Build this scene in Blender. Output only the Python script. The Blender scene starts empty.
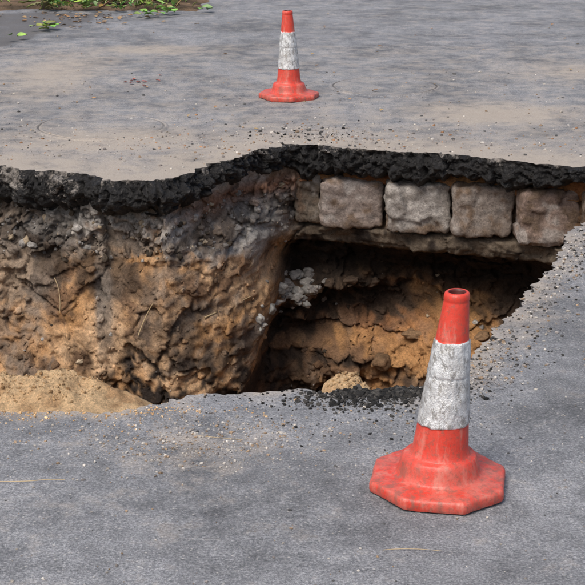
import bpy, bmesh, math, random
import numpy as np
from mathutils import Vector, noise, geometry, Matrix, kdtree
random.seed(7)
S=bpy.context.scene
NZ=noise.noise
def sm(a,b,x):
    t=max(0.0,min(1.0,(x-a)/(b-a))); return t*t*(3-2*t)
def mixc(a,b,t): return tuple(a[i]+(b[i]-a[i])*t for i in range(3))
def gs(x): return math.exp(-x*x)
def N(x,y,z,f,o=0.0): return NZ(Vector((x*f+o,y*f+o*1.7,z*f-o*.6)))
def facet(x,y,z,f,o=0.0,tilt=1.0,cr=.35):
    """angular broken-lump relief: every voronoi cell is a tilted plane"""
    p=Vector((x*f+o,y*f+o,z*f+o))
    dist,pt=noise.voronoi(p)
    c=pt[0]; h=noise.noise_vector(c*3.7+Vector((.3,.7,.1)))
    d=p-c
    edge=min(1.0,(dist[1]-dist[0])*6)
    return h.x*.8+tilt*(d.x*h.y+d.z*h.z)*1.5 -cr*(1-edge)

# ---------------- materials ----------------
def new_mat(name):
    m=bpy.data.materials.new(name); m.use_nodes=True
    nt=m.node_tree; b=nt.nodes['Principled BSDF']
    return m,nt,b
def tex(nt,kind,scale,detail=3,rough=.6,stretch=None):
    tc=nt.nodes.new('ShaderNodeTexCoord')
    src=tc.outputs['Object']
    if stretch:
        mp=nt.nodes.new('ShaderNodeMapping'); mp.inputs['Scale'].default_value=stretch
        nt.links.new(src,mp.inputs[0]); src=mp.outputs[0]
    if kind=='noise':
        n=nt.nodes.new('ShaderNodeTexNoise'); n.inputs['Scale'].default_value=scale
        n.inputs['Detail'].default_value=detail; n.inputs['Roughness'].default_value=rough
        nt.links.new(src,n.inputs['Vector']); return n.outputs['Fac']
    n=nt.nodes.new('ShaderNodeTexVoronoi'); n.inputs['Scale'].default_value=scale
    nt.links.new(src,n.inputs['Vector']); return n
def ramp(nt,src,stops):
    r=nt.nodes.new('ShaderNodeValToRGB'); e=r.color_ramp.elements
    while len(e)<len(stops): e.new(.5)
    for i,(p,c) in enumerate(stops):
        e[i].position=p
        if not isinstance(c,tuple): c=(c,c,c)
        e[i].color=(*c,1)
    nt.links.new(src,r.inputs[0]); return r.outputs[0]
def mix(nt,fac,a,b,mode='MIX'):
    m=nt.nodes.new('ShaderNodeMix'); m.data_type='RGBA'; m.blend_type=mode
    for idx,v in ((0,fac),(6,a),(7,b)):
        if hasattr(v,'is_output'): nt.links.new(v,m.inputs[idx])
        elif idx==0: m.inputs[0].default_value=v
        else:
            m.inputs[idx].default_value=(*v,1) if isinstance(v,tuple) else (v,v,v,1)
    return m.outputs[2]
def math_(nt,op,a,b):
    m=nt.nodes.new('ShaderNodeMath'); m.operation=op
    for i,v in enumerate((a,b)):
        if hasattr(v,'is_output'): nt.links.new(v,m.inputs[i])
        else: m.inputs[i].default_value=v
    return m.outputs[0]
def bump(nt,b,hs,strength=1.0):
    acc=None
    for h,d in hs:
        t=math_(nt,'MULTIPLY',h,d)
        acc=t if acc is None else math_(nt,'ADD',acc,t)
    n=nt.nodes.new('ShaderNodeBump'); n.inputs['Distance'].default_value=1.0; n.inputs['Strength'].default_value=strength
    nt.links.new(acc,n.inputs['Height']); nt.links.new(n.outputs[0],b.inputs['Normal'])
def attr(nt,name):
    a=nt.nodes.new('ShaderNodeAttribute'); a.attribute_name=name; return a

# road
m_road,nt,b=new_mat('asphalt_road')
at=attr(nt,'mask'); sep=nt.nodes.new('ShaderNodeSeparateColor'); nt.links.new(at.outputs['Color'],sep.inputs[0])
fine=tex(nt,'noise',165,3,.85); mid=tex(nt,'noise',8,7,.75); big=tex(nt,'noise',1.7,5,.7)
vo=tex(nt,'voronoi',130)
base=ramp(nt,fine,[(.28,(.060,.064,.072)),(.5,(.190,.196,.210)),(.72,(.42,.425,.435))])
base=mix(nt,1,base,ramp(nt,mid,[(.30,.62),(.5,1.),(.70,1.25)]),'MULTIPLY')
base=mix(nt,1,base,ramp(nt,big,[(.36,.64),(.5,.98),(.64,1.22)]),'MULTIPLY')
agg=ramp(nt,vo.outputs['Color'],[(.0,0.),(.80,0.),(.88,1.)])
aggm=math_(nt,'MULTIPLY',agg,ramp(nt,vo.outputs['Distance'],[(.25,1.),(.45,0.)]))
base=mix(nt,math_(nt,'MULTIPLY',aggm,.65),base,(.50,.48,.45))
df=math_(nt,'ADD',sep.outputs[0],math_(nt,'MULTIPLY',math_(nt,'SUBTRACT',mid,.5),2.6))
df=ramp(nt,df,[(.15,0.),(1.0,1.)])
dustc=mix(nt,fine,(.25,.205,.16),(.54,.475,.40))
base=mix(nt,math_(nt,'MULTIPLY',df,.82),base,dustc)
dk=math_(nt,'ADD',sep.outputs[1],math_(nt,'MULTIPLY',math_(nt,'SUBTRACT',mid,.5),1.0))
base=mix(nt,math_(nt,'MULTIPLY',ramp(nt,dk,[(.3,0.),(.6,1.)]),.8),base,mix(nt,fine,(.04,.038,.038),(.14,.13,.125)))
nt.links.new(base,b.inputs['Base Color']); b.inputs['Roughness'].default_value=.75
bump(nt,b,[(fine,.0045),(mid,.008),(vo.outputs['Distance'],.0008)],.8)

# broken asphalt face
m_edge,nt,b=new_mat('broken_asphalt')
f1=tex(nt,'noise',55,5,.8); f2=tex(nt,'noise',7,4,.75); v=tex(nt,'voronoi',75)
c=ramp(nt,f1,[(.32,(.002,.002,.0025)),(.55,(.009,.0085,.009)),(.74,(.04,.037,.036))])
c=mix(nt,math_(nt,'MULTIPLY',ramp(nt,v.outputs['Color'],[(.82,0.),(.93,1.)]),.22),c,(.17,.16,.15))
at=attr(nt,'mask'); sep=nt.nodes.new('ShaderNodeSeparateColor'); nt.links.new(at.outputs['Color'],sep.inputs[0])
dd=math_(nt,'ADD',math_(nt,'MULTIPLY',sep.outputs[0],.5),f2)
dd=math_(nt,'ADD',dd,math_(nt,'MULTIPLY',math_(nt,'SUBTRACT',f1,.5),.7))
c=mix(nt,math_(nt,'MULTIPLY',ramp(nt,dd,[(.70,0.),(.84,1.)]),.85),c,mix(nt,f1,(.16,.14,.12),(.50,.46,.42)))
nt.links.new(c,b.inputs['Base Color']); b.inputs['Roughness'].default_value=.5
bump(nt,b,[(v.outputs['Distance'],.006),(f1,.014)],.95)

def soil_mat(name,bs=1.0,rough=.95,fs=90):
    m,nt,b=new_mat(name)
    at=attr(nt,'col'); f=tex(nt,'noise',fs,5,.85); h=tex(nt,'noise',16,6,.78)
    c=mix(nt,1,at.outputs['Color'],ramp(nt,f,[(.28,.42),(.5,1.),(.74,1.6)]),'MULTIPLY')
    c=mix(nt,1,c,ramp(nt,h,[(.32,.58),(.5,1.),(.68,1.3)]),'MULTIPLY')
    nt.links.new(c,b.inputs['Base Color']); b.inputs['Roughness'].default_value=rough
    b.inputs['Specular IOR Level'].default_value=.2
    bump(nt,b,[(h,.014*bs),(f,.011*bs)],.95)
    return m
m_soil=soil_mat('earth'); m_stone=soil_mat('stone',.6); m_sand=soil_mat('sand',.9,fs=170)
m_grav=soil_mat('gravel_stone',.3)

def mk(name,verts,faces,mat,col=None,parent=None,smooth=True,aname='col'):
    me=bpy.data.meshes.new(name); me.from_pydata([tuple(v) for v in verts],[],faces); me.update()
    if col is not None:
        a=me.color_attributes.new(aname,'FLOAT_COLOR','POINT')
        arr=np.ones((len(verts),4),dtype=np.float32); arr[:,:3]=np.array(col,dtype=np.float32)
        a.data.foreach_set('color',arr.ravel())
    if smooth: me.polygons.foreach_set('use_smooth',[True]*len(me.polygons))
    o=bpy.data.objects.new(name,me); S.collection.objects.link(o)
    if isinstance(mat,(list,tuple)):
        for q in mat: me.materials.append(q)
    else: me.materials.append(mat)
    if parent: o.parent=parent
    return o

# ---------------- pit outline ----------------
far=[(-2.35,6.95),(-1.9,6.93),(-1.6,6.84),(-1.353,6.787),(-1.06,6.686),(-.82,6.56),(-.67,6.50),(-.569,6.52),(-.425,6.73),(-.294,6.91),(-.157,7.10),(-.012,7.25),(.13,7.23),(.28,7.18),(.518,7.09),(.704,7.02),(.979,6.935),(1.15,6.85),(1.343,6.73),(1.62,6.56)]
right=[(1.63,6.45),(1.5,6.36),(1.354,6.15),(1.186,5.886),(1.028,5.445),(.901,5.121),(.762,4.776),(.617,4.424),(.537,4.217),(.46,4.06),(.376,3.975)]
near=[(.262,3.963),(.134,3.94),(.021,3.933),(-.119,3.905),(-.258,3.89),(-.38,3.83),(-.471,3.80),(-.60,3.80),(-.803,3.81),(-1.2,3.78),(-1.7,3.80),(-2.1,3.85)]
left=[(-2.4,4.3),(-2.5,5.2),(-2.45,6.2),(-2.42,6.8)]
poly=far+right+near+left
fx=np.array([q[0] for q in far]); fy=np.array([q[1] for q in far])
def edgeY(x): return float(np.interp(x,fx,fy))
def resample(pts,step,closed=True):
    out=[]; n=len(pts)
    for i in range(n if closed else n-1):
        a=Vector(pts[i]);b_=Vector(pts[(i+1)%n]); L=(b_-a).length; k=max(1,int(round(L/step)))
        for j in range(k): out.append(a.lerp(b_,j/k))
    return out
raw=resample(poly,.009)
for _ in range(5):
    raw=[(raw[i-1]+raw[i]*2+raw[(i+1)%len(raw)])/4 for i in range(len(raw))]
n=len(raw); loop=[]; nrm=[]
for i in range(n):
    t=(raw[(i+1)%n]-raw[i-1]).normalized(); nrm.append(Vector((t.y,-t.x)))
area=sum(raw[i].x*raw[(i+1)%n].y-raw[(i+1)%n].x*raw[i].y for i in range(n))
if area>0: nrm=[-q for q in nrm]
off1=[]
for q in raw:
    off1.append(N(q.x,q.y,0,4)*.05+facet(q.x,q.y,0,7,3,.0,0)*.06+facet(q.x,q.y,0,22,5,.0,0)*.036)
for _ in range(1): off1=[(off1[i-1]+off1[i]*2+off1[(i+1)%n])/4 for i in range(n)]
for i in range(n):
    q=raw[i]; d=off1[i]+N(q.x,q.y,0,45,5)*.022+N(q.x,q.y,0,100,6)*.009
    if q.y<=6.2: d*=.65
    loop.append(q+nrm[i]*d)
def zr(x,y):
    z=.010*N(x,y,0,.9,2)+.005*N(x,y,0,3.1,4)+.0015*N(x,y,0,14,4)
    z-=.012*gs((x+.6)/.5)*gs((y-6.5)/.4)
    return z
L2=[(p.x,p.y) for p in loop]

# ---------------- road sheet (CDT with hole) ----------------
pts=[Vector(p) for p in L2]; edges=[(i,(i+1)%n) for i in range(n)]
LP=np.array(L2)
def inside(P,poly=LP):
    x=P[:,0];y=P[:,1]; r=np.zeros(len(P),bool); m=len(poly)
    x1,y1=poly[:,0],poly[:,1]; x2,y2=np.roll(x1,-1),np.roll(y1,-1)
    for i in range(m):
        c=((y1[i]>y)!=(y2[i]>y))
        if not c.any(): continue
        xi=(x2[i]-x1[i])*(y-y1[i])/(y2[i]-y1[i]+1e-15)+x1[i]
        r^=c&(x<xi)
    return r
cand=[]
def addgrid(x0,x1,y0,y1,s,excl=None):
    for x in np.arange(x0,x1+1e-6,s):
        for y in np.arange(y0,y1+1e-6,s):
            if excl and excl[0]<x<excl[1] and excl[2]<y<excl[3]: continue
            cand.append((x+random.uniform(-.2,.2)*s,y+random.uniform(-.2,.2)*s))
addgrid(-2.8,2.8,2.4,9.3,.040)
addgrid(-3.6,3.6,1.5,14.5,.10,(-2.82,2.82,2.38,9.33))
addgrid(-12,12,-8,26,1.0,(-3.7,3.7,1.4,14.7))
addgrid(-300,300,-300,300,30,(-13,13,-9,27))
C=np.array(cand); C=C[~inside(C)]
kd=kdtree.KDTree(n)
for i,p in enumerate(L2): kd.insert((p[0],p[1],0),i)
kd.balance()
keep=[p for p in C if kd.find((p[0],p[1],0))[2]>.012]
def outside_pit(x,y):
    co_,i,d=kd.find((x,y,0))
    return (Vector((x,y))-loop[i]).dot(nrm[i])<-.001
pts+= [Vector((p[0],p[1])) for p in keep]
res=geometry.delaunay_2d_cdt(pts,edges,[],0,1e-6)
rv=res[0]; rf=res[2]
RV=np.array([(q[0],q[1]) for q in rv]); cen=RV[np.array([list(f) for f in rf])].mean(axis=1)
ok=~inside(cen)
faces=[tuple(f) for f,k in zip(rf,ok) if k]
def masks(x,y):
    dust=0
    dl=kd.find((x,y,0))[2] if -4<x<4 and 1<y<11 else 9
    if y>5.8:
        dust=max(dust,.55*gs(dl/.3)+.2*gs(dl/1.2))
        dust=max(dust,.95*gs((x-1.1)/.42)*gs((y-8.0)/.30))
        dust=max(dust,.75*gs((x+.9)/.6)*gs((y-7.3)/.35))
        dust=max(dust,.7*gs((x+1.5)/.3)*gs((y-9.3)/.8), .75*gs((x+1.0)/.35)*gs((y-10.3)/.2), .6*gs((x-1.9)/.5)*gs((y-9.4)/.3))
    if y<6.2 and x>.3: dust=max(dust,.65*gs(dl/.12))
    if y<4.2: dust=max(dust,.5*gs((x+.25)/.22)*gs((y-3.55)/.16), .45*gs(dl/.05),.25*gs((x+.6)/.4)*gs((y-3.2)/.1))
    if x<-.4 and y<4.1: dust=max(dust,.8*gs(dl/.05))
    dust+= .30 if 6<y<10.5 else (.15 if y>10 else .0)
    lx=-2.03+(y-10.43)*(.47/1.52)
    dark=0
    if x<lx and 10.3<y<12.3: dark=.60
    dark=max(dark,.75*gs((x-lx)/.035)) if 10.2<y<12.1 else dark
    if y<4.2: dark=max(dark,.6*gs((x-.28)/.14)*gs((y-3.93)/.06))
    if y<6: dark=max(dark,.32*gs((x+.1)/.35)*gs((y-3.1)/.1),.34*gs((x-.75)/.12)*gs((y-3.9)/.35))
    dark=max(dark,.4*gs((x-.1)/.2)*gs((y-7.42)/.08))
    return (min(dust,1.3),dark,0)
V=[];M=[]
for q in RV:
    x,y=float(q[0]),float(q[1]); V.append((x,y,zr(x,y) if abs(x)<12 and abs(y)<27 else 0)); M.append(masks(x,y))
road=mk('asphalt_road',V,faces,m_road,M,aname='mask')
me=road.data
bm=bmesh.new(); bm.from_mesh(me)
for f in bm.faces:
    if f.normal.z<0: f.normal_flip()
bm.to_mesh(me); bm.free()
# manhole covers: flush, tarred over and dusty, only the joint shows
for (cx,cy,r,js) in ((.55,8.88,.315,.95),(-.99,7.66,.33,.5)):
    V=[];F=[];M=[];seg=160; rad=[0,.1,.2,r*.93,r*.957,r*.967,r*.990,r*1.0,r*1.03,r*1.06]; hz=[.004,.004,.004,.0045,.007,.002,.002,.007,.005,.0]
    for k,(rr,h) in enumerate(zip(rad,hz)):
        for j in range(seg):
            a=j/seg*2*math.pi; x=cx+rr*math.cos(a);y=cy+rr*math.sin(a)
            V.append((x,y,zr(x,y)+h)); m0=masks(x,y); M.append((m0[0]+.15*(k in (4,7)),(js+.35*N(x,y,0,3,2)) if k in(5,6) else 0,0))
    for k in range(len(rad)-1):
        for j in range(seg): F.append((k*seg+j,(k+1)*seg+j,(k+1)*seg+(j+1)%seg,k*seg+(j+1)%seg))
    mk('manhole_cover',V,F,m_road,M,aname='mask')

# ---------------- pit ----------------
pit=bpy.data.objects.new('excavation_pit',None); S.collection.objects.link(pit)
def thick(x,y):
    if y>6.3:
        return float(np.interp(x,[-2,-1.3,-.6,-.4,-.2,0,.5,1.0,1.35,1.6],[.175,.175,.17,.15,.12,.14,.145,.13,.10,.10]))
    return .11
K=22; V=[];M=[];F=[]
for i in range(n):
    p=loop[i]; nn=nrm[i]; T=thick(p.x,p.y)*(1+.3*N(p.x,p.y,0,6,9)+.25*N(p.x,p.y,0,20,9)); isfar=p.y>6.2
    for k in range(K+1):
        f=k/K; z=-T*f; o=0
        if k>0:
            if isfar:
                w=min(1,k/3.)
                b1=(.035 if p.x<-.3 else .01)*math.sin(math.pi*min(1,f*1.1)) - .05*sm(.8,1,f)
                o=b1+w*(facet(p.x,p.y,z,13,1)*.036+facet(p.x,p.y,z,34,3)*.024+N(p.x,p.y,z,60,2)*.012+N(p.x,p.y,z,130,2)*.006)
                z+=N(p.x,p.y,z,30,8)*.008*w
            else: o=.004*N(p.x,p.y,z,40,1)-.004
        V.append((p.x+nn.x*o,p.y+nn.y*o,z+zr(p.x,p.y)))
        M.append((.42*(1-f)**4+.26*sm(-.6,-1.0,p.x)*gs((f-.45)/.35)+.14*gs((f-1)/.2)*(p.x<.1),0,0))
    V.append((p.x-nn.x*.3,p.y-nn.y*.3,-T-.01)); M.append((0,0,0))
W=K+2
for i in range(n):
    j=(i+1)%n
    for k in range(W-1):
        F.append((i*W+k,j*W+k,j*W+k+1,i*W+k+1))
mk('broken_asphalt_edge',V,F,m_edge,M,parent=pit,aname='mask')

# ---------------- far wall ----------------
OCH=(.50,.275,.12); LOC=(.70,.47,.28); BRN=(.22,.13,.075); DRK=(.038,.029,.024); GRY=(.46,.44,.41); CON=(.17,.135,.10); RED=(.30,.125,.055); GBR=(.27,.22,.175)
def wallbase(x,d):
    e=edgeY(x)
    yl=e+.03-.38*max(0,d-.22)-.12*gs((x+.32)/.2)*sm(.2,.5,d)+.05*gs((x+.75)/.2)
    if d<.20: yr=e+.10
    else:
        yr=e+float(np.interp(d,[.2,.42,.44,.52,.57,.70,.82,.95,1.1,1.3,1.6],[.14,.14,.05,.09,.28,.42,.42,.38,.24,.08,-.2]))
    x0=.03-.26*max(0,d-.25)+.06*NZ(Vector((d*5,1.3,0)))
    w=sm(x0-.04,x0+.09,x)
    y=yl*(1-w)+yr*w
    y+=.26*gs((x+.09)/.07)*gs((d-.57)/.09)
    y-=.28*gs((x-.03)/.13)*gs((d-.86)/.12)*w
    y-=.26*gs((x-.27)/.20)*gs((d-.76)/.06)*w
    y-=.26*gs((x-.30)/.22)*gs((d-1.14)/.10)*w
    y-=.20*gs((x-.85)/.2)*gs((d-1.0)/.14)*w
    return y,w
xs=np.arange(-2.5,1.95,.0076); ds=np.arange(.09,1.5,.0076)
V=[];Cc=[]
for x in xs:
    x=float(x)
    for d in ds:
        d=float(d)
        y,w=wallbase(x,d)
        z=-d
        wx=x+.05*N(x,0,z,7,5)+.015*N(x,0,z,25,5); wz=z+.05*N(x,0,z,7,15)+.015*N(x,0,z,25,15)
        strat=NZ(Vector((x*1.3,wz*9,3.3)))
        n1=N(x,0,z,2.2,1); n2=facet(wx,0,wz*.8,3.4,2,1,.12); n3=facet(wx,0,wz,9,4,1,.12); n4=facet(wx,.3,wz,26,6,1,.2); n5=N(x,.7,z,60,8); n6=N(x,.2,z,21,18); n7=N(x,.2,z,110,28)
        conc=w*sm(.41,.44,d)*(1-sm(.51,.57,d+.03*n6))
        goug=gs((x+.95)/.33)*gs((d-.62)/.22)
        rub=(1-w)*(1-sm(.34,.46,d))
        disp=.08*n1+.095*n2+.042*n3+.018*n4*(1+1.3*rub)+.012*n5+.022*n6+.005*n7+(.09*strat+.05*facet(x*.5,0,z*2,7,9,1,.1))*w
        gv=NZ(Vector((x*11,d*1.0,7.)))
        disp=disp*(1-.5*conc)*(1-.5*goug)+goug*.08*gv
        disp*=sm(.08,.24,d)*.9+.1
        V.append((x+.012*N(x,y,z,17,11),y-disp+.04,z+.01*N(x,y,z,19,12)))
        a=.5+.9*N(x,0,z,3.1,20)+.5*N(x,0,z,11,22)+.3*N(x,0,z,30,23)
        a=max(0,min(1,a))
        bnz=N(x,0,z,5,31)+.6*N(x,0,z,14,33)+.4*N(x,0,z,40,34)+.25*n3
        gn=N(x,0,z,2.7,51)+.5*N(x,0,z,9,53)+.4*N(x,0,z,33,54)
        cl=mixc(OCH,LOC,a); cl=mixc(cl,BRN,sm(.04,.42,bnz)*.95); cl=mixc(cl,GBR,sm(.08,.45,gn)*.65)
        dmp=N(x,0,z,1.9,71)+.6*N(x,0,z,6,72)+.35*N(x,0,z,19,73)
        cl=mixc(cl,(.11,.075,.05),sm(.12,.5,dmp)*.85)
        top=1-sm(.31,.43,d+.17*bnz+.05*gs((x+.75)/.3)-.15*gs((x+.18)/.22))
        cl=mixc(cl,mixc(GRY,GBR,sm(-.05,.45,-bnz)),top*.95)
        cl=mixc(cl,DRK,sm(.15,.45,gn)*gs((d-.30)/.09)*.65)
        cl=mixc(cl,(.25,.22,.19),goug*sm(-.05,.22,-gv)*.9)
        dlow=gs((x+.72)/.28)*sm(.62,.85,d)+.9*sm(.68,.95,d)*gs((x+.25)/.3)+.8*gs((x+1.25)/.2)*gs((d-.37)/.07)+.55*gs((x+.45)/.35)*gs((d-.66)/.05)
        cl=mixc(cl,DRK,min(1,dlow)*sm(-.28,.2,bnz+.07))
        cl=mixc(cl,RED,gs((d-.2)/.045)*sm(-.7,-.3,x)*.8)
        s2=strat+.6*N(x*.4,0,z,9,41)+.35*N(x,0,z,26,42)+.3*n3
        og=gs((x-.85)/.33)
        cr=mixc(BRN,OCH,sm(.0,.4,s2+.9*og*sm(.7,.85,d)-.42))
        cr=mixc(cr,GBR,sm(.1,.4,gn)*.4)
        cr=mixc(cr,DRK,sm(-.22,.14,-s2+.12)*.95*(1-.55*og))
        cr=mixc(cr,(.11,.075,.05),sm(.0,.4,dmp)*.7*(1-.5*og))
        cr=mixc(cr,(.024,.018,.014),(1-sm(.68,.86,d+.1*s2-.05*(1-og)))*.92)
        cr=mixc(cr,RED,.6*gs((x-.55)/.3)*gs((d-.95)/.1)*sm(0,.3,s2))
        cr=mixc(cr,mixc(CON,DRK,sm(0,.5,bnz)),conc*.95)
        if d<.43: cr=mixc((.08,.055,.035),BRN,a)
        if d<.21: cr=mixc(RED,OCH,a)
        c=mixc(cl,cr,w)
        gp=gs((x+.0)/.12)*gs((d-.80)/.06)
        c=mixc(c,GRY,gp*sm(-.3,.2,bnz))
        Cc.append(c)
nd_=len(ds)
F=[(i*nd_+j,i*nd_+j+1,(i+1)*nd_+j+1,(i+1)*nd_+j) for i in range(len(xs)-1) for j in range(nd_-1)]
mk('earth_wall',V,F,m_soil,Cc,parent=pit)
WV=np.array(V).reshape(len(xs),nd_,3); WC=np.array(Cc).reshape(len(xs),nd_,3)

ring=resample([(1.75,6.75)]+right+near+left+[(-2.45,7.0)],.03,False)
V=[];Cc=[]; D=np.arange(.07,1.66,.03)
for i,q in enumerate(ring):
    a=ring[max(0,i-1)];b_=ring[min(len(ring)-1,i+1)]; t=(b_-a).normalized(); nn=Vector((t.y,-t.x))
    for d in D:
        d=float(d); o=.12*d-.07+.10*facet(q.x,q.y,-d,4,3)+.05*facet(q.x,q.y,-d,12,5)
        if d<.2: o=min(o,-.03)
        V.append((q.x+nn.x*o,q.y+nn.y*o,-d))
        bnz=N(q.x,q.y,-d,5,31)+.5*N(q.x,q.y,-d,14,33)
        Cc.append(mixc(mixc(OCH,BRN,sm(-.2,.4,bnz)),GRY,(1-sm(.2,.4,d+.1*bnz))*.7))
m_=len(D)
mk('side_walls',V,[(i*m_+j,i*m_+j+1,(i+1)*m_+j+1,(i+1)*m_+j) for i in range(len(ring)-1) for j in range(m_-1)],m_soil,Cc,parent=pit)
V=[];Cc=[];gx=np.arange(-2.7,2.1,.04);gy=np.arange(3.4,7.8,.04)
for x in gx:
    for y in gy:
        x=float(x);y=float(y)
        V.append((x,y,-1.42+.10*N(x,y,0,1.6,2)+.09*abs(N(x,y,0,5,3))+.04*abs(N(x,y,0,13,4))))
        Cc.append(mixc(OCH,BRN,sm(-.3,.3,N(x,y,0,4,8)+.5*N(x,y,0,12,8)+.2)))
m_=len(gy)
mk('pit_floor',V,[(i*m_+j,(i+1)*m_+j,(i+1)*m_+j+1,i*m_+j+1) for i in range(len(gx)-1) for j in range(m_-1)],m_soil,Cc,parent=pit)

# ---------------- buried stone kerb blocks ----------------
V=[];F=[];Cc=[]
def block(x0,x1,z0,z1,yf,dep,seed,col,rot=0,taper=0):
    bm=bmesh.new(); bmesh.ops.create_cube(bm,size=2)
    bmesh.ops.subdivide_edges(bm,edges=bm.edges[:],cuts=26,use_grid_fill=True)
    off=len(V); cx=(x0+x1)/2;cz=(z0+z1)/2;hx=(x1-x0)/2;hz=(z1-z0)/2
    for v in bm.verts:
        c=v.co
        l=(abs(c.x)**13+abs(c.y)**13+abs(c.z)**13)**(1/13)
        c=c/l
        q=Vector((c.x*hx*(1+taper*c.z),c.y*dep/2,c.z*hz))
        dirn=Vector((c.x**5,c.y**5,c.z**5))
        if dirn.length>0: dirn.normalize()
        s=seed*3.1
        disp=.014*N(q.x,q.y,q.z,7,s)+.016*facet(q.x,q.y,q.z,8,s,1,.0)+.008*N(q.x,q.y,q.z,26,s)+.005*N(q.x,q.y,q.z,70,s)
        q+=dirn*disp
        ca,sa=math.cos(rot),math.sin(rot)
        q=Vector((q.x*ca-q.z*sa,q.y,q.x*sa+q.z*ca))
        V.append((cx+q.x,yf+dep/2+q.y,cz+q.z))
        t=N(q.x,q.y,q.z,9,s+4)+.6*N(q.x,q.y,q.z,30,s)
        cc=mixc(col,(.17,.12,.085),sm(.0,.5,t)); cc=mixc(cc,(.46,.43,.40),sm(.15,.6,-t)*.6)
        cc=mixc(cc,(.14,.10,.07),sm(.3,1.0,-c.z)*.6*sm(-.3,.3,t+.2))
        Cc.append(cc)
    for f in bm.faces: F.append(tuple(v.index+off for v in f.verts))
    bm.free()
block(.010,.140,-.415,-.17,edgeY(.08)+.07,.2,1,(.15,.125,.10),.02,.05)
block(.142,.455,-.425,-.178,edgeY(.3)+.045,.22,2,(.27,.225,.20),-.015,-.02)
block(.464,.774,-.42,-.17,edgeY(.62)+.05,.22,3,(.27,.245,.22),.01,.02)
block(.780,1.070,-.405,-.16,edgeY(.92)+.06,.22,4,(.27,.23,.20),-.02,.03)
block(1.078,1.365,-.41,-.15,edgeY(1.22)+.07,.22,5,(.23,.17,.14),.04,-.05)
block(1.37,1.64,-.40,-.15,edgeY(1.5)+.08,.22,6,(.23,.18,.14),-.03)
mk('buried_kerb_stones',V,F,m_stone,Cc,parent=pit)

# ---------------- loose stones ----------------
def ico(sub):
    bm=bmesh.new(); bmesh.ops.create_icosphere(bm,subdivisions=sub,radius=1)
    v=[x.co.copy() for x in bm.verts]; f=[tuple(q.index for q in x.verts) for x in bm.faces]; bm.free(); return v,f
I1=ico(1); I2=ico(2); I3=ico(3)
class Scat:
    def __init__(s): s.V=[];s.F=[];s.C=[]
    def add(s,p,r,col,lod=1,flat=.7):
        v,f={1:I1,2:I2,3:I3}[lod]; off=len(s.V)
        rot=Matrix.Rotation(random.random()*6.28,3,'Z')@Matrix.Rotation(random.uniform(-.5,.5),3,'X')
        sc=Vector((random.uniform(.7,1.3),random.uniform(.7,1.1),flat*random.uniform(.7,1.2)))
        o=random.random()*100; k=random.uniform(.75,1.25)
        for a in v:
            q=Vector((a.x*sc.x,a.y*sc.y,a.z*sc.z))*(1+.45*NZ(a*1.3+Vector((o,o,0)))+(.2*facet(a.x,a.y,a.z,1.6,o) if lod>1 else 0))
            q=rot@q*r
            s.V.append((p[0]+q.x,p[1]+q.y,p[2]+q.z)); s.C.append(tuple(c*k for c in col))
        for a in f: s.F.append(tuple(i+off for i in a))
G=Scat()
PAL=[(.38,.35,.31),(.24,.22,.21),(.50,.47,.43),(.30,.22,.15),(.10,.10,.10)]
def sc_rect(cnt,cx,cy,sx,sy,r0,r1,pal,gauss=True,pw=2.2):
    for c in range(cnt):
        x=random.gauss(cx,sx) if gauss else random.uniform(cx-sx,cx+sx)
        y=random.gauss(cy,sy) if gauss else random.uniform(cy-sy,cy+sy)
        if y<2.4 or not outside_pit(x,y): continue
        r=r0*(r1/r0)**(random.random()**pw)
        G.add((x,y,zr(x,y)+r*.3),r,random.choice(pal),2 if r>.007 else 1)
sc_rect(900,0,3.4,1.2,.9,.0012,.005,PAL,False)
sc_rect(1300,-.25,3.58,.18,.09,.0013,.0055,PAL[:4])
sc_rect(300,-.05,3.74,.35,.08,.0012,.0055,PAL)
BL=[(.02,.02,.02),(.035,.034,.033),(.06,.057,.053)]
sc_rect(1200,.25,3.935,.095,.035,.002,.010,BL,pw=1.6)
sc_rect(400,.20,3.87,.11,.045,.002,.008,BL,pw=1.6)
sc_rect(350,.27,3.78,.18,.12,.0012,.006,BL+PAL[:1])
sc_rect(160,.05,3.88,.25,.05,.0015,.006,BL)
sc_rect(900,0,8.2,2.4,1.3,.002,.009,PAL,False)
sc_rect(1400,-.2,7.3,1.0,.25,.002,.009,PAL+[(.36,.2,.11)])
sc_rect(300,.1,7.5,.15,.12,.002,.011,PAL+BL)
SN=[(.60,.39,.20),(.48,.29,.14),(.68,.48,.28)]
sc_rect(800,-.75,3.80,.30,.03,.0012,.005,SN)
sc_rect(200,-.75,3.72,.30,.05,.0012,.004,SN)
for i in range(1900):
    k=random.randint(2,len(right)-2); p_=Vector(right[k]).lerp(Vector(right[k+1]),random.random())
    p_+=Vector((abs(random.gauss(0,.09))+.0,-abs(random.gauss(0,.05))))
    if outside_pit(p_.x,p_.y):
        r=.0014*(5**(random.random()**1.8))
        G.add((p_.x,p_.y,zr(p_.x,p_.y)+r*.3),r,random.choice(PAL+BL[1:]),1)
mk('gravel',G.V,G.F,m_grav,G.C,smooth=False)
G=Scat()
for i in range(3200):
    a=random.randrange(5,len(xs)-5); c=random.randrange(14,nd_-10)
    if i>2400: c=random.randrange(14,42)
    p=WV[a,c]; col=WC[a,c]
    if p[0]>.0 and p[2]>-.56: continue
    up=p[2]>-.42
    r=.004*(6**(random.random()**(1.6 if up else 3.2)))
    k=random.random()
    colr=tuple(col*random.uniform(.8,1.25)) if k<(.45 if up else .92) else random.choice([(.44,.42,.39),(.34,.32,.30),(.24,.22,.20),(.10,.08,.06),(.5,.4,.28)])
    G.add((p[0],p[1]+r*.2,p[2]),r,colr,2 if r<.014 else 3,.9)
mk('earth_clods',G.V,G.F,m_soil,G.C,parent=pit)
G=Scat()
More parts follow.
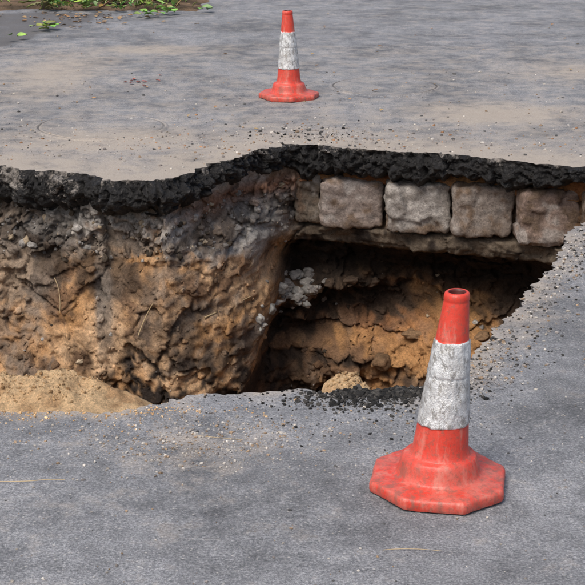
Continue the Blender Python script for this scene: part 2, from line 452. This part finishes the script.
for q in range(60):
    x=random.gauss(.01,.085); d=random.gauss(.80,.032); a=int(np.argmin(abs(xs-x))); c=int(np.argmin(abs(ds-d))); p=WV[a,c]
    r=random.uniform(.012,.035); G.add((p[0],p[1],p[2]),r,random.choice([(.38,.36,.33),(.30,.28,.26),(.42,.41,.38)]),3,.7)
for (x,d,r) in ((.62,1.0,.05),(.95,.98,.04),(.45,1.12,.06),(.8,1.15,.07),(.3,.76,.05),(.42,.78,.035),(.2,.77,.04)):
    a=int(np.argmin(abs(xs-x))); c=int(np.argmin(abs(ds-d))); p=WV[a,c]
    G.add((p[0],p[1]+r*.1,p[2]),r,(.10,.07,.05) if d<.85 else (.24,.15,.085),3,.6)
mk('rubble_lumps',G.V,G.F,m_soil,G.C,parent=pit)

# ---------------- sand heaps ----------------
def heap(name,cx,cy,rx,ry,h,slope,step=.0055,ncl=600):
    def hf(x,y):
        k=min(1,rx*4)
        xx=x+(.07*N(x,y,0,7,3)+.025*N(x,y,0,30,3))*k; yy=y+(.04*N(x,y,0,8,6)+.03*N(x,y,0,24,6)+.012*N(x,y,0,70,6))*k
        g=math.exp(-((xx-cx)/rx)**4*.9)*math.exp(-((min(yy,cy)-cy)/ry)**2*1.6)
        z=-.03+(h+.03)*g-slope*max(0,y-cy)-.12*max(0,abs(x-cx)/rx-1.0)
        if y>cy: z-=.03*(1-g)
        z+=.026*N(x,y,0,8,cx)*g+.014*N(x,y,0,26,2)*g+.008*facet(x,y,0,30,2,1,.1)*min(1,g*2)+.005*N(x,y,0,75,3)
        return z,g
    V=[];Cc=[];gx=np.arange(cx-rx*2.1,cx+rx*2.1,step);gy=np.arange(cy-ry*1.6,cy+ry*1.6+.45,step)
    for x in gx:
        for y in gy:
            x=float(x);y=float(y); z,g=hf(x,y)
            V.append((x,y,z)); t=N(x,y,0,12,4)+.5*N(x,y,0,40,4)
            Cc.append(mixc((.74,.52,.30),(.54,.34,.18),sm(-.1,.6,t)))
    m_=len(gy)
    F=[(i*m_+j,(i+1)*m_+j,(i+1)*m_+j+1,i*m_+j+1) for i in range(len(gx)-1) for j in range(m_-1)]
    G=Scat()
    for i in range(ncl):
        x=random.gauss(cx,rx*.75); y=random.gauss(cy-ry*.2,ry*.7); z,g=hf(x,y)
        if g<.35 or z<-.06: continue
        r=.0016*(4**(random.random()**2)); G.add((x,y,z+r*.1),r,random.choice(SN+[(.6,.4,.22)]),1 if r<.005 else 2,.9)
    off=len(V); V+=G.V; Cc+=G.C; F+=[tuple(i+off for i in f) for f in G.F]
    return mk(name,V,F,m_sand,Cc)
heap('sand_heap',-.87,3.99,.37,.13,.046,.75,ncl=2000)
heap('sand_heap',.155,4.03,.065,.06,.030,.8,.004,ncl=350)

# ---------------- traffic cones ----------------
def cone_mats():
    m,nt,b=new_mat('red_cone_plastic')
    f=tex(nt,'noise',14,5,.75); g=tex(nt,'noise',90,4,.75); s=tex(nt,'noise',34,4,.7,(1,1,.25))
    tc=nt.nodes.new('ShaderNodeTexCoord'); sp=nt.nodes.new('ShaderNodeSeparateXYZ'); nt.links.new(tc.outputs['Object'],sp.inputs[0])
    c=mix(nt,f,(.58,.030,.016),(.66,.06,.032))
    low=ramp(nt,sp.outputs[2],[(.0,1.),(.05,.9),(.11,.35),(.2,.15)])
    lf=math_(nt,'MULTIPLY',low,ramp(nt,f,[(.40,.05),(.66,.75)]))
    c=mix(nt,lf,c,(.50,.18,.14))
    c=mix(nt,math_(nt,'MULTIPLY',ramp(nt,g,[(.51,0.),(.64,1.)]),.6),c,(.22,.085,.06))
    c=mix(nt,math_(nt,'MULTIPLY',ramp(nt,s,[(.54,0.),(.68,1.)]),.45),c,(.58,.27,.21))
    c=mix(nt,math_(nt,'MULTIPLY',math_(nt,'MULTIPLY',low,ramp(nt,s,[(.36,1.),(.49,0.)])),.7),c,(.20,.10,.075))
    nt.links.new(c,b.inputs['Base Color']); b.inputs['Roughness'].default_value=.45
    bump(nt,b,[(g,.0008),(f,.003)],.8)
    w,nt,b=new_mat('white_sleeve')
    f=tex(nt,'noise',26,6,.8); s=tex(nt,'noise',70,5,.8,(1,1,.45)); g=tex(nt,'noise',9,4,.7)
    c=mix(nt,ramp(nt,f,[(.38,0.),(.62,1.)]),(.82,.84,.85),(.50,.51,.52))
    c=mix(nt,math_(nt,'MULTIPLY',ramp(nt,s,[(.51,0.),(.58,1.)]),.8),c,(.25,.24,.22))
    c=mix(nt,math_(nt,'MULTIPLY',ramp(nt,g,[(.48,0.),(.62,1.)]),.35),c,(.38,.36,.32))
    nt.links.new(c,b.inputs['Base Color']); b.inputs['Roughness'].default_value=.25; b.inputs['Metallic'].default_value=.25; bump(nt,b,[(f,.008),(s,.0015)],1.0)
    d,nt,b=new_mat('dark_inside'); f=tex(nt,'noise',20)
    nt.links.new(mix(nt,f,(.05,.008,.006),(.12,.02,.015)),b.inputs['Base Color'])
    return m,w,d
CM=cone_mats()
def traffic_cone(x,y,rotz,lean,leandir):
    seg=128
    def sq(th,half,ch):
        c,s=abs(math.cos(th)),abs(math.sin(th))
        return min(half/max(c,s),(2*half-ch)/(c+s))
    prof=[('s',.985,.0),('s',1.0,.006),('s',1.0,.020),('s',.985,.0265),('s',.95,.029),('s',.80,.031),
          ('c',.112,.034),('c',.104,.036),('c',.100,.041),('c',.0965,.056),('c',.0925,.072),('c',.089,.081),('c',.085,.085),('c',.0755,.087),('c',.0725,.090),('c',.0705,.096)]
    def body(z): return .0685+(z-.09)*(.0285-.0685)/(.49-.09)
    for z in np.linspace(.105,.166,5): prof.append(('c',body(z),float(z)))
    prof.append(('c',body(.170)+.0002,.170))
    prof.append(('w',body(.171)+.0022,.171))
    for z in np.linspace(.175,.290,16): prof.append(('w',body(z)+.0022,float(z)))
    prof+= [('w',body(.2925)+.0012,.2925),('w',body(.295)+.0030,.295)]
    for z in np.linspace(.30,.375,12): prof.append(('w',body(z)+.0030,float(z)))
    prof.append(('w',body(.379)+.0026,.379)); prof.append(('c',body(.380),.380))
    for z in np.linspace(.385,.475,8): prof.append(('c',body(z),float(z)))
    prof+=[('c',.0292,.478),('c',.0305,.481),('c',.0305,.490),('c',.029,.496),('c',.0255,.4995),('c',.021,.499),('d',.019,.494),('d',.019,.42),('d',.0001,.41)]
    V=[];F=[];mi=[]
    for k,(t,r,z) in enumerate(prof):
        for j in range(seg):
            th=j/seg*2*math.pi
            rr=sq(th,.160,.088)*r if t=='s' else r
            rr*=1+.014*NZ(Vector((math.cos(th)*1.2,math.sin(th)*1.2,z*6+x)))*(1 if t!='s' else .8)
            zz=z
            if t=='w':
                rr+=.0016*NZ(Vector((math.cos(th)*2.5,math.sin(th)*2.5,z*30+x)))+.0016*NZ(Vector((math.cos(th)*6,math.sin(th)*6,z*70+x)))
            if t in 'wc' and (abs(z-.17)<.006 or abs(z-.379)<.006): zz+=.0035*NZ(Vector((math.cos(th)*3,math.sin(th)*3,x+(1 if z>.3 else 0))))
            if t=='s': rr+=.002*NZ(Vector((math.cos(th)*7,math.sin(th)*7,x)))
            px=rr*math.cos(th); py=rr*math.sin(th); pz=zz*.985
            if t=='s':
                pz+=.007*max(0,NZ(Vector((math.cos(th)*1.5,math.sin(th)*1.5,x))))
            else:
                l=max(0,z-.07)*math.tan(lean)
                px+=l*math.cos(leandir-rotz); py+=l*math.sin(leandir-rotz)
            V.append((px,py,pz))
    kinds=[q[0] for q in prof]
    for k in range(len(prof)-1):
        for j in range(seg):
            F.append((k*seg+j,k*seg+(j+1)%seg,(k+1)*seg+(j+1)%seg,(k+1)*seg+j))
            mi.append({'s':0,'c':0,'w':1,'d':2}[kinds[k+1]] if not(kinds[k]=='w' and kinds[k+1]=='c') else 1)
    o=mk('traffic_cone',V,F,list(CM)); o.data.polygons.foreach_set('material_index',mi)
    o.location=(x,y,zr(x,y)+.001); o.rotation_euler=(0,0,rotz)
    return o
traffic_cone(.354,3.325,math.radians(-9),math.radians(4.0),0.0)
traffic_cone(-.020,8.53,math.radians(30),math.radians(1.2),math.pi)

# ---------------- dry stalks, leaves, debris ----------------
m_stalk,nt,b=new_mat('dry_grass'); f=tex(nt,'noise',50)
nt.links.new(mix(nt,f,(.35,.25,.13),(.5,.4,.24)),b.inputs['Base Color'])
def stalk(pts,r,name='dry_stalk',parent=None):
    cu=bpy.data.curves.new(name,'CURVE'); cu.dimensions='3D'; cu.bevel_depth=r; cu.bevel_resolution=2
    s=cu.splines.new('NURBS'); s.points.add(len(pts)-1)
    for i,p in enumerate(pts): s.points[i].co=(*p,1); s.points[i].radius=1-.6*i/len(pts)
    s.use_endpoint_u=True; s.order_u=3
    o=bpy.data.objects.new(name,cu); S.collection.objects.link(o); cu.materials.append(m_stalk)
    if parent: o.parent=parent
    return o
stalk([(-.72,3.335,.006),(-.65,3.33,.008),(-.59,3.342,.01),(-.555,3.345,.006)],.0013)
stalk([(.2,2.98,.006),(.26,2.99,.008),(.33,2.975,.006)],.0009)
stalk([(-.26,3.62,.006),(-.2,3.60,.008),(-.13,3.59,.006)],.0009)
def wp(x,d):
    a=int(np.argmin(abs(xs-x))); c=int(np.argmin(abs(ds-d))); return WV[a,c]
def wstalk(lst,r):
    stalk([(wp(x,d)[0],wp(x,d)[1]-.02,wp(x,d)[2]) for x,d in lst],r,parent=pit)
wstalk([(-.40,.66),(-.3,.645),(-.2,.65)],.004)
wstalk([(-.70,.70),(-.66,.62),(-.63,.55)],.003)
wstalk([(-1.1,.5),(-1.07,.56),(-1.08,.66)],.002)

m_leaf,nt,b=new_mat('leaf_green'); at=attr(nt,'col'); f=tex(nt,'noise',30)
nt.links.new(mix(nt,1,at.outputs['Color'],ramp(nt,f,[(.3,.8),(.7,1.25)]),'MULTIPLY'),b.inputs['Base Color']); b.inputs['Roughness'].default_value=.55
class Leaves:
    def __init__(s): s.V=[];s.F=[];s.C=[]
    def leaf(s,p,L,yaw,pitch,col,wd=.35):
        R=Matrix.Rotation(yaw,3,'Z')@Matrix.Rotation(-pitch,3,'Y')@Matrix.Rotation(random.uniform(-.4,.4),3,'X')
        off=len(s.V); prof=[(0,.05),(.2,.7),(.45,1),(.75,.65),(1,.02)]
        for t,w in prof:
            for sd in(-1,0,1):
                q=R@Vector((t*L,sd*w*wd*L,(abs(sd)*.12-.35*t*t+ .1*t)*L)); s.V.append((p[0]+q.x,p[1]+q.y,max(p[2]+q.z,.004+zr(p[0],p[1])))); s.C.append(col)
        for i in range(4):
            for j in range(2):
                a=off+i*3+j; s.F.append((a,a+1,a+4,a+3))
greens=[(.15,.25,.05),(.20,.32,.07),(.09,.14,.04),(.26,.36,.10),(.22,.20,.08)]
LV=Leaves()
for i in range(100):
    cx=random.uniform(-2.1,-.9); cy=12.3+random.random()**1.2*2.0+.35*abs(NZ(Vector((cx*3,0,0))))
    hcl=random.uniform(.02,.09); col=random.choice(greens)
    for k in range(random.randint(5,12)):
        LV.leaf((cx+random.gauss(0,.03),cy+random.gauss(0,.03),hcl*random.random()+.02),random.uniform(.03,.085),random.random()*6.28,random.uniform(-.1,1.0),tuple(c*random.uniform(.6,1.3) for c in col),random.uniform(.15,.4))
for i in range(500):
    cx=random.uniform(-3.2,-.8); cy=12.4+random.random()*2.6
    LV.leaf((cx,cy,0.02),random.uniform(.04,.11),random.random()*6.28,random.uniform(.4,1.4),tuple(c*random.uniform(.7,1.3) for c in random.choice(greens+[(.3,.2,.1)])),.06)
mk('weeds',LV.V,LV.F,m_leaf,LV.C)
LV=Leaves()
for (cx,cy,k,sp) in ((-1.83,11.25,12,.055),(-1.12,12.0,10,.06),(-1.0,12.15,6,.05),(-1.98,10.75,2,.03),(-.7,12.3,3,.04)):
    for q in range(k):
        LV.leaf((cx+random.gauss(0,sp),cy+random.gauss(0,sp),.015+random.random()*.035),random.uniform(.05,.09),random.random()*6.28,.3,tuple(c*random.uniform(.7,1.2) for c in random.choice([(.26,.40,.08),(.30,.44,.13),(.18,.30,.07)])),.42)
mk('fallen_leaves',LV.V,LV.F,m_leaf,LV.C)
LV=Leaves()
for i in range(9):
    LV.leaf((-.95+random.gauss(0,.08),9.0+random.gauss(0,.12),.01),random.uniform(.02,.04),random.random()*6.28,.1,(.5,.10,.06),.4)
for i in range(60):
    x=random.uniform(-2,2);y=random.uniform(7.4,12.4)
    LV.leaf((x,y,.008),random.uniform(.012,.035),random.random()*6.28,.1,random.choice([(.35,.2,.09),(.4,.28,.13),(.2,.13,.08)]),.35)
for i in range(110):
    x=random.gauss(-1.7,.4);y=random.gauss(12.0,.3)
    LV.leaf((x,y,.008),random.uniform(.02,.05),random.random()*6.28,.1,random.choice([(.35,.2,.09),(.3,.2,.1),(.15,.1,.06)]),.35)
for (x,y) in ((.43,3.48),(.445,3.46),(.46,3.5)):
    LV.leaf((x,y,.01),.03,random.random()*6.28,.2,(.5,.28,.10),.3)
mk('dry_leaf_litter',LV.V,LV.F,m_leaf,LV.C)

V=[];Cc=[];gx=np.arange(-6,-.55,.05);gy=np.arange(12.1,15.5,.05)
for x in gx:
    for y in gy:
        x=float(x);y=float(y)
        t=max(0,min(1,(-.62-(x+.12*N(x,y,0,4,1)))/.3)); e=min(sm(12.3,12.65,y+.15*N(x,y,0,3,2)),t)
        V.append((x,y,zr(x,y)-.02+.05*e+.012*abs(N(x,y,0,14,2)))); Cc.append(mixc((.20,.135,.085),(.09,.065,.042),sm(-.3,.3,N(x,y,0,6,2))))
m_=len(gy)
mk('soil_verge',V,[(i*m_+j,(i+1)*m_+j,(i+1)*m_+j+1,i*m_+j+1) for i in range(len(gx)-1) for j in range(m_-1)],m_soil,Cc)

# ---------------- light ----------------
w=bpy.data.worlds.new('World'); S.world=w; w.use_nodes=True
nt=w.node_tree; bg=nt.nodes['Background']
sky=nt.nodes.new('ShaderNodeTexSky'); sky.sky_type='NISHITA'; sky.sun_disc=False
el=math.radians(56); az=math.radians(-145)
sky.sun_elevation=el; sky.sun_rotation=az; sky.dust_density=5; sky.air_density=1.0; sky.ozone_density=.6
nt.links.new(sky.outputs[0],bg.inputs[0]); bg.inputs[1].default_value=.15
sl=bpy.data.lights.new('sun','SUN'); sl.energy=2.3; sl.angle=math.radians(28); sl.color=(1,.965,.91)
so=bpy.data.objects.new('sun',sl); S.collection.objects.link(so)
sd=Vector((math.sin(az)*math.cos(el),math.cos(az)*math.cos(el),math.sin(el)))
so.rotation_euler=sd.to_track_quat('Z','Y').to_euler()

# ---------------- camera ----------------
cam=bpy.data.cameras.new('camera'); co=bpy.data.objects.new('camera',cam); S.collection.objects.link(co)
co.location=(0,0,1.56); co.rotation_euler=(math.radians(90-17.8),0,0)
cam.sensor_width=36; cam.lens=36*1500/585; cam.clip_end=1000; cam.clip_start=.05
S.camera=co
S.view_settings.view_transform='Standard'; S.view_settings.look='None'; S.view_settings.exposure=0
